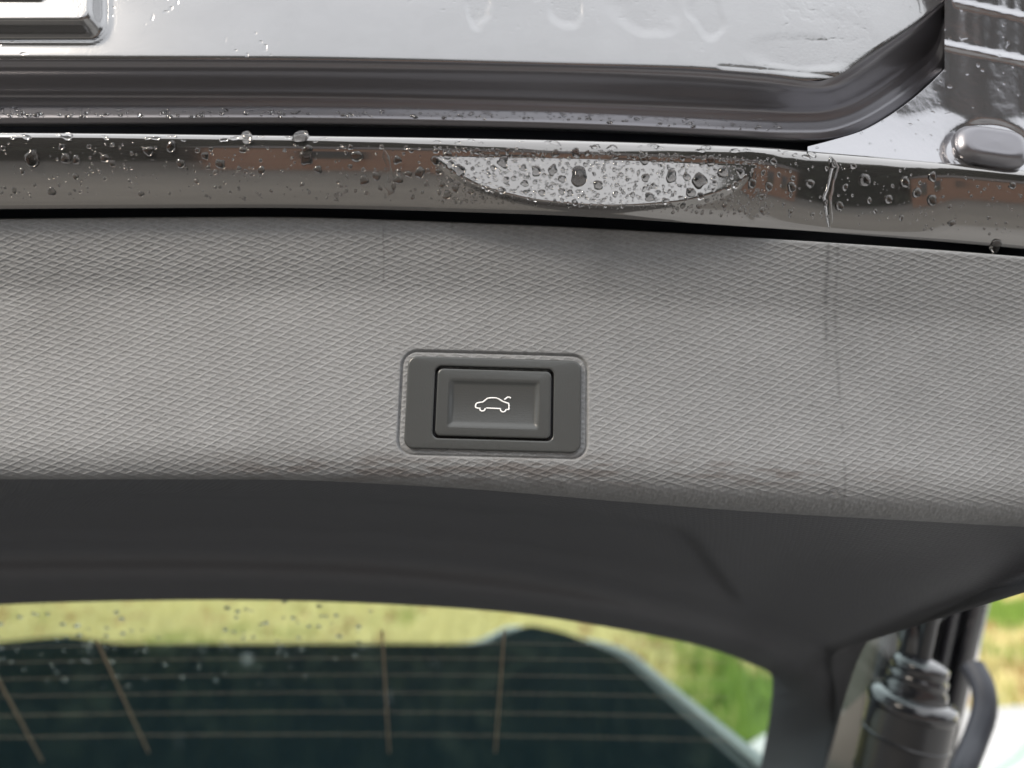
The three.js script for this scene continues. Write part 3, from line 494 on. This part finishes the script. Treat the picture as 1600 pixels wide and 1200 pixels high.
// ---------------------------------------------------------------- the car below: roof, pillar, seals
const car = thing('car', 'wet dark estate car roof and rear pillar seen through and beside the tailgate', 'car', [-0.46, 0, -1.5]);
{
  const roofM = phys({ color: rgb(0.006, 0.012, 0.015), roughness: 0.07 });
  const rows = [], x0 = -1.5, x1 = 0.33;
  for (let j = 0; j <= 50; j++) { const t = j / 50, r = lerp(0.86, 2.3, t), row = [];
    for (let i = 0; i <= 60; i++) { const s = i / 60 * 2 - 1, hw = (x1 - x0) / 2, round = t > 0.6 ? 1 - 0.2 * ((t - 0.6) / 0.4) ** 2.6 : 1;
      const x = (x0 + x1) / 2 + s * hw * round;
      const rib = (s > 0 ? 0.048 : 0.02) * (Math.exp(-(((Math.abs(s) - 0.8) / 0.1) ** 2))) * sstep(0.2, 1, t);
      const edge = -0.06 * sstep(0.93, 1, Math.abs(s)) ** 1.5, front = -0.02 * sstep(0.93, 1, t);
      row.push(new THREE.Vector3(x, EYE - 0.215 + rib + 0.012 * (1 - s * s) * Math.sin(Math.PI * Math.min(1, t * 0.9 + 0.1)) + edge + front, -r)); }
    rows.push(row); }
  mesh('roof', grid(rows), roofM, car);
  const lifted = (p) => p.clone().add(new THREE.Vector3(0, 0.004, 0));
  mesh('roof_edge_glint', tube([...rows.filter((_, j) => j % 4 === 0).map((r) => lifted(r[58])), ...[54, 50, 46, 42].map((i) => lifted(rows[50][i])), lifted(rows[50][30]), lifted(rows[50][20])], 0.0075, 120, 10), std(rgb(0.3, 0.34, 0.34), 0.35, 0.3), car);  // pale tube added as the bright highlight along the roof edge
  // closed dark load space under the roof
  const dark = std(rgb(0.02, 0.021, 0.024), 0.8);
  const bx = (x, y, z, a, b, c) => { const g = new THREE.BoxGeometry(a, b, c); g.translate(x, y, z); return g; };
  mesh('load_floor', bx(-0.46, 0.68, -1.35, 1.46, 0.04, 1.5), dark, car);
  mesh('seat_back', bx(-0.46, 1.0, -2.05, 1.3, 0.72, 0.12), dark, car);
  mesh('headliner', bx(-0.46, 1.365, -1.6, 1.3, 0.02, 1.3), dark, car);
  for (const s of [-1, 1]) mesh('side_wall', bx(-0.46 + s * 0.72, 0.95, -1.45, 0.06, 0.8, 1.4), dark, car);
  mesh('bumper', bx(-0.46, 0.55, -0.62, 1.55, 0.3, 0.16), M.paint, car);
  // right rear pillar: grey inner face, seals, gutter column
  const face = std(rgb(0.12, 0.118, 0.108), 0.45);
  const loft = (list, n = 1) => grid(arcUV(list.map((l) => l.map(([x, y, r]) => P(x, y, r)))));
  mesh('pillar_face', loft([[[1330, 900, 0.72], [1312, 1000, 0.74], [1290, 1100, 0.76], [1240, 1330, 0.8]], [[1384, 900, 0.70], [1366, 1000, 0.72], [1348, 1080, 0.735], [1318, 1330, 0.77]], [[1406, 900, 0.70], [1388, 985, 0.72], [1366, 1080, 0.735], [1322, 1330, 0.77]]]), face, car);
  const line = (pts, rad, mat, name) => mesh(name, tube(pts.map(([x, y, r]) => P(x, y, r)), rad, 40, 14), mat, car);
  line([[1410, 890, 0.68], [1394, 960, 0.69], [1374, 1060, 0.70], [1344, 1210, 0.72], [1318, 1340, 0.74]], 0.0055, M.rubber, 'door_seal');
  line([[1425, 890, 0.70], [1408, 965, 0.70], [1390, 1060, 0.71], [1362, 1210, 0.73], [1338, 1340, 0.75]], 0.0075, face, 'door_flange');
  const col = M.gloss, gutter = [];
  const offs = [[0, 0.66], [14, 0.655], [22, 0.675], [42, 0.675], [50, 0.65], [70, 0.648], [78, 0.67], [92, 0.67], [98, 0.652], [108, 0.652], [114, 0.672], [122, 0.672], [127, 0.66], [150, 0.665], [154, 0.70]];
  for (const [dx, r] of offs) gutter.push([[1402 + dx, 880, r], [1396 + dx, 930, r], [1372 + dx, 1040, r + 0.01], [1345 + dx, 1160, r + 0.02], [1310 + dx, 1330, r + 0.03]]);
  mesh('gutter_column', loft(gutter), col, car);
  line([[1520, 1040, 0.63], [1536, 1075, 0.62], [1538, 1110, 0.615], [1524, 1155, 0.61], [1502, 1210, 0.60], [1480, 1280, 0.60], [1450, 1360, 0.60]], 0.0085, M.black, 'cable_boot');
}
{ // powered strut that holds the tailgate up
  const strut = thing('tailgate_strut', 'black tailgate strut with ringed collar standing beside the rear pillar', 'strut', P(1390, 1330, 0.52).toArray());
  const a = P(1374, 1340, 0.53), b = P(1440, 1030, 0.50), d = b.clone().sub(a).normalize(), L = b.distanceTo(a), px = 0.52 / F;
  const at = (y) => { const t = (1340 - y) / 310; return t * L; };
  const satin = phys({ color: rgb(0.013, 0.014, 0.018), roughness: 0.3, clearcoat: 0.4, clearcoatRoughness: 0.2 });
  mesh('outer_tube', lathe(a, b, [[0, 56 * px], [at(1106), 57 * px]], 48), satin, strut);
  mesh('collar', lathe(a, b, [[at(1108), 57 * px], [at(1106), 59 * px], [at(1098), 60 * px], [at(1088), 56 * px], [at(1085), 50 * px], [at(1083), 44 * px]], 48), M.gloss, strut);
  mesh('end_cap', lathe(a, b, [[at(1084), 42 * px], [at(1070), 41 * px], [at(1066), 36 * px], [at(1062), 39 * px], [at(1054), 39 * px], [at(1051), 34 * px], [at(1047), 37 * px], [at(1036), 37 * px], [at(1030), 30 * px], [at(1026), 12 * px]], 40), M.gloss, strut);
  const top = P(1462, 925, 0.49);
  mesh('piston_rod', rod(b.clone().addScaledVector(d, -0.003), top, 11 * px), satin, strut);
  mesh('ball_joint', lathe(P(1420, 1035, 0.505), P(1428, 930, 0.50), [[0, 8 * px], [0.004, 16 * px], [0.018, 17 * px], [0.026, 12 * px], [0.032, 15 * px], [0.046, 10 * px]], 28), M.gloss, strut);
  for (const [y, r] of [[1150, 58.5], [1215, 58]]) mesh('ring', lathe(a, b, [[at(y) - 0.0012, 56.5 * px], [at(y) - 0.0006, r * px], [at(y) + 0.0006, r * px], [at(y) + 0.0012, 56.5 * px]], 40), satin, strut);
  mesh('bracket', lathe(P(1376, 1096, 0.56), P(1400, 1078, 0.55), [[0, 4 * px], [0.002, 14 * px], [0.012, 14 * px], [0.014, 4 * px]], 24), M.gloss, strut);
}

// ---------------------------------------------------------------- surroundings
{
  const fieldT = tex(1024, 1024, (x, y) => {
    const a = fbm(x * 12, y * 12, 5, 12), b = fbm(x * 40 + 3, y * 40, 4, 40), c = noise(x * 400, y * 400, 400, 400);
    const dry = [0.62, 0.56, 0.27], green = [0.22, 0.28, 0.05], brown = [0.22, 0.12, 0.05];
    const g = 0.35 * sstep(0.58, 0.74, a), br = 0.7 * sstep(0.56, 0.72, b);
    return [0, 1, 2].map((k) => lerp(lerp(dry[k], green[k], g), brown[k], br) * (0.75 + 0.5 * c));
  });
  fieldT.repeat.set(10, 5);
  const g = new THREE.PlaneGeometry(400, 200, 1, 1); g.rotateX(-Math.PI / 2); g.translate(0, 0, -101);
  tag(mesh('grass_field', g, std(rgb(1, 1, 1), 0.95, 0, { map: fieldT }), scene), 'dry yellow and green grass field seen blurred through the window', 'field', null, 'structure');
  const asphalt = tex(512, 512, (x, y) => { const a = 0.085 + 0.05 * (noise(x * 300, y * 300, 300, 300) - 0.5) + 0.03 * (fbm(x * 6, y * 6, 4, 6) - 0.5); return [a * 1.04, a, a * 0.95]; });
  asphalt.repeat.set(60, 20);
  const q = new THREE.PlaneGeometry(300, 104); q.rotateX(-Math.PI / 2); q.translate(0, 0.004, 48.5);
  tag(mesh('parking_ground', q, std(rgb(0.55, 0.54, 0.53), 0.6, 0, { map: asphalt }), scene), 'grey asphalt under the car', 'ground', null, 'structure');
  const gravelT = tex(512, 512, (x, y) => { const a = 0.15 + 0.13 * (noise(x * 220, y * 220, 220, 220) - 0.5) + 0.05 * (fbm(x * 5, y * 5, 4, 5) - 0.5); return [a * 1.06, a, a * 0.9]; });
  gravelT.repeat.set(40, 10);
  const gp = new THREE.PlaneGeometry(200, 60); gp.rotateX(-Math.PI / 2); gp.translate(0, 0.008, 32);  // paler ground added out of view to lift the light on the ledge
  tag(mesh('added_gravel', gp, std(rgb(1, 1, 1), 0.9, 0, { map: gravelT }), scene), 'added unseen paler ground behind the car that brightens the window ledge', 'added_gravel', null, 'structure');
  const slabT = tex(512, 512, (x, y) => { const a = 0.28 + 0.06 * (noise(x * 250, y * 250, 250, 250) - 0.5) + 0.1 * (fbm(x * 6, y * 6, 4, 6) - 0.5); return [a, a * 0.985, a * 0.95]; });
  const sp = new THREE.PlaneGeometry(5, 9); sp.rotateX(-Math.PI / 2); sp.translate(3.4, 0.012, 0.9);  // unseen pale slab, added to throw light up onto the underside
  tag(mesh('added_bounce_slab', sp, std(rgb(1, 1, 1), 0.85, 0, { map: slabT }), scene), 'added unseen pale slab beside the car that brightens the trim underside', 'reflector', null, 'structure');
  const l = new THREE.PlaneGeometry(60, 1.3); l.rotateX(-Math.PI / 2); l.translate(0, 0.004, -10.2);  // narrow dark strip laid across the field
  tag(mesh('dark_strip', l, std(rgb(0.03, 0.03, 0.028), 0.8), scene), 'dark strip across the field', 'dark_strip', null, 'structure');
  // weeds on the field
  const blade = () => { const p = []; for (let k = 0; k < 14; k++) { const a = rnd() * 6.283, h = 0.25 + 0.45 * rnd(), w = 0.02 + 0.025 * rnd(), lx = 0.25 * (rnd() - 0.5), lz = 0.25 * (rnd() - 0.5), ox = 0.2 * (rnd() - 0.5), oz = 0.2 * (rnd() - 0.5), c = Math.cos(a) * w, s = Math.sin(a) * w; p.push(ox - c, 0, oz - s, ox + c, 0, oz + s, ox + lx * 0.5 + c, h * 0.6, oz + lz * 0.5 + s, ox - c, 0, oz - s, ox + lx * 0.5 + c, h * 0.6, oz + lz * 0.5 + s, ox + lx, h, oz + lz); } const b = new THREE.BufferGeometry(); b.setAttribute('position', new THREE.Float32BufferAttribute(p, 3)); b.computeVertexNormals(); return b; };
  const N = 17000, inst = new THREE.InstancedMesh(blade(), std(rgb(1, 1, 1), 0.9), N), m = new THREE.Matrix4(), c = new THREE.Color();
  for (let i = 0; i < N; i++) {
    const r = i < 3500 ? 5.7 + 3.6 * rnd() : 11.2 + 40 * rnd() ** 1.6, x = (rnd() - 0.5) * 2 * (3 + r * 0.85), k = fbm(x * 0.35 + 40, r * 0.2, 3), right = sstep(0.04, 0.24, x / r);
    m.makeRotationY(rnd() * 6.28).scale(new THREE.Vector3(1.2, 0.4 + 0.5 * rnd(), 1.2)).setPosition(x, 0, -r); inst.setMatrixAt(i, m);
    const t = 0.8 * k + 0.05 + 0.33 * right + 0.16 * (rnd() - 0.5);
    c.setRGB(...(t > 0.78 ? [0.16, 0.26, 0.04] : t > 0.69 ? [0.36, 0.38, 0.12] : rnd() < 0.05 + 0.25 * right ? [0.33, 0.17, 0.07] : [0.62, 0.56, 0.27])); inst.setColorAt(i, c);
  }
  inst.name = 'field_weeds'; inst.castShadow = inst.receiveShadow = true; tag(inst, 'tall dry and green weeds on the field', 'weeds', null, 'stuff'); scene.add(inst);
  // leafy masses of many small faces; the far one is added, never in view
  const leaf = new THREE.PlaneGeometry(1, 0.7); 
  const wood = (name, label, n, f) => { const w = new THREE.InstancedMesh(leaf, std(rgb(1, 1, 1), 0.9), n), e = new THREE.Euler(), qq = new THREE.Quaternion(); for (let i = 0; i < n; i++) { const [x, y, z] = f(); e.set(rnd() * 3, rnd() * 6, rnd() * 3); m.compose(new THREE.Vector3(x, y, z), qq.setFromEuler(e), new THREE.Vector3(1, 1, 1).multiplyScalar(1 + 1.2 * rnd())); w.setMatrixAt(i, m); const s = 0.6 + 0.8 * rnd(); c.setRGB(0.026 * s, 0.036 * s, 0.02 * s); w.setColorAt(i, c); } w.name = name; w.castShadow = w.receiveShadow = true; tag(w, label, 'trees', null, 'stuff'); scene.add(w); };
  const top = (x) => 7 + 6 * fbm(x * 0.12 + 5, 2, 3);
  wood('added_far_wood', 'added unseen dark wood beyond the field that darkens the roof reflection', 34000, () => { const x = (rnd() - 0.5) * 130; return [x, (10 + top(x)) * 1.5 * rnd() ** 0.75, -52 - 5 * rnd()]; });  // unseen, added to darken what the car roof mirrors
  wood('roadside_wood', 'dark trees behind the brick house', 28000, () => { const x = (rnd() - 0.5) * 120; return [x, top(x + 99) * (1.3 - 0.8 * Math.exp(-(((x - 4) / 6) ** 2))) * rnd() ** 0.9, 22 + 5 * rnd()]; });
}
function makeCar(g, len, wid, paint, stripe) {    // side profile pressed to a body with rounded edges, glass and wheels; nose towards -x
  const s = new THREE.Shape(); const k = len / 4.4;
  s.moveTo(-2.2 * k, 0.28); s.lineTo(-2.2 * k, 0.44); s.quadraticCurveTo(-2.18 * k, 0.58, -1.9 * k, 0.63); s.quadraticCurveTo(-1.4 * k, 0.7, -0.85 * k, 0.73); s.lineTo(2.0 * k, 0.8); s.quadraticCurveTo(2.2 * k, 0.75, 2.2 * k, 0.5); s.lineTo(2.18 * k, 0.28); s.closePath();
  const b = new THREE.ExtrudeGeometry(s, { depth: wid - 0.16, bevelEnabled: true, bevelSize: 0.08, bevelThickness: 0.08, bevelSegments: 5, curveSegments: 16 }); b.translate(0, 0, -(wid - 0.16) / 2);
  const body = mesh('body', b, paint, { add: (m) => g.add(m), position: new THREE.Vector3(), parent: null });
  const c = new THREE.Shape(); c.moveTo(-0.85 * k, 0.72); c.quadraticCurveTo(-0.4 * k, 1.05, 0.0, 1.17); c.quadraticCurveTo(0.8 * k, 1.24, 1.4 * k, 1.12); c.lineTo(2.0 * k, 0.76); c.closePath();
  const cg = new THREE.ExtrudeGeometry(c, { depth: wid - 0.5, bevelEnabled: true, bevelSize: 0.06, bevelThickness: 0.1, bevelSegments: 4, curveSegments: 14 }); cg.translate(0, 0, -(wid - 0.5) / 2);
  const ng = { add: (m) => g.add(m), position: new THREE.Vector3(), parent: null };
  mesh('cabin', cg, paint, ng);
  const glassM = phys({ color: rgb(0.03, 0.05, 0.045), roughness: 0.05, clearcoat: 1 });
  for (const z of [-1, 1]) { const w = new THREE.Shape(); w.moveTo(-0.56 * k, 0.84); w.lineTo(-0.1 * k, 1.1); w.lineTo(1.25 * k, 1.11); w.lineTo(1.7 * k, 0.86); w.closePath(); const wg = new THREE.ExtrudeGeometry(w, { depth: 0.01, bevelEnabled: false }); wg.translate(0, 0, z * ((wid - 0.5) / 2 + 0.1) + (z > 0 ? 0.001 : -0.011)); mesh('side_window', wg, glassM, ng); }
  { const w = new THREE.BoxGeometry(0.012, 0.52, wid - 0.6); w.rotateZ(-0.98); w.translate(-0.5 * k, 1.06, 0); mesh('windscreen', w, glassM, ng); }
  for (const x of [-1.35, 1.3]) for (const z of [-1, 1]) { const t = new THREE.CylinderGeometry(0.32, 0.32, 0.2, 28); t.rotateX(Math.PI / 2); t.translate(x * k, 0.32, z * (wid / 2 - 0.06)); const wh = mesh('wheel', t, M.rubber, ng); const r = new THREE.CylinderGeometry(0.2, 0.2, 0.02, 20); r.rotateX(Math.PI / 2); r.translate(x * k, 0.32, z * (wid / 2 + 0.05)); const rim = new THREE.Mesh(r, std(rgb(0.5, 0.5, 0.5), 0.3, 0.8)); rim.name = 'rim'; wh.add(rim); }
  for (const z of [-1, 1]) { const l = new THREE.SphereGeometry(0.1, 16, 10); l.scale(0.9, 0.7, 1.7); l.translate(-2.2 * k, 0.5, z * (wid / 2 - 0.28)); mesh('headlight', l, phys({ color: rgb(0.6, 0.62, 0.65), roughness: 0.1, clearcoat: 1 }), ng); }
  if (stripe) { const pts = []; for (let i = 0; i <= 14; i++) { const t = i / 14, x = lerp(-2.25, -1.15, t); pts.push(new THREE.Vector3(x, 0.702 + 0.1 * ((x + 2.375) / 1.3) ** 0.8, 0.55 - 1.1 * t ** 1.5)); } mesh('stripe', tube(pts, 0.035, 40, 10), std(rgb(0.3, 0.62, 0.34), 0.4), ng); }
  return g;
}
{
  const white = phys({ color: rgb(0.8, 0.8, 0.8), roughness: 0.3, clearcoat: 1, clearcoatRoughness: 0.05 });
  const a = thing('parked_car', 'white car with a pale green curved stripe parked beyond the strut', 'car', [4.16, 0, -4.16]);
  makeCar(a, 5.5, 1.8, white, true);
  // brick house behind the photographer
  const house = thing('brick_house', 'orange brick house mirrored in the painted lip', 'house', [2, 0, 15]);
  const brickT = tex(256, 256, (x, y) => { const r = Math.floor(y * 16), u = x * 6 + (r % 2) * 0.5, j = Math.min(Math.abs(u - Math.round(u)) * 6 / 6, 1) < 0.04 || Math.abs(y * 16 - Math.round(y * 16)) < 0.09; const n = hash(Math.floor(u) % 6, r); return j ? [0.4, 0.36, 0.32] : [0.36 + 0.12 * n, 0.17 + 0.06 * n, 0.1 + 0.03 * n]; });
  brickT.repeat.set(16, 3);
  const w = new THREE.BoxGeometry(26, 3.4, 6); w.translate(7.5, 1.7, 17.5); mesh('wall', w, std(rgb(1, 1, 1), 0.85, 0, { map: brickT }), house);
  const rs = new THREE.Shape(); rs.moveTo(-3.4, 3.4); rs.lineTo(0, 5); rs.lineTo(3.4, 3.4); rs.closePath(); const rg = new THREE.ExtrudeGeometry(rs, { depth: 26.6, bevelEnabled: false }); rg.rotateY(Math.PI / 2); rg.translate(-5.8, 0.01, 17.5); mesh('roof', rg, std(rgb(0.09, 0.08, 0.08), 0.8), house);
  for (const x of [-3, 0.5, 4, 7, 11, 15, 18]) { const g = new THREE.BoxGeometry(1.3, 1.3, 0.1); g.translate(x, 1.7, 14.48); mesh('window', g, phys({ color: rgb(0.05, 0.06, 0.07), roughness: 0.05 }), house); }
}
scene.traverse((o) => { if (o.isMesh) { o.castShadow = true; o.receiveShadow = true; } });
renderer.render(scene, camera);
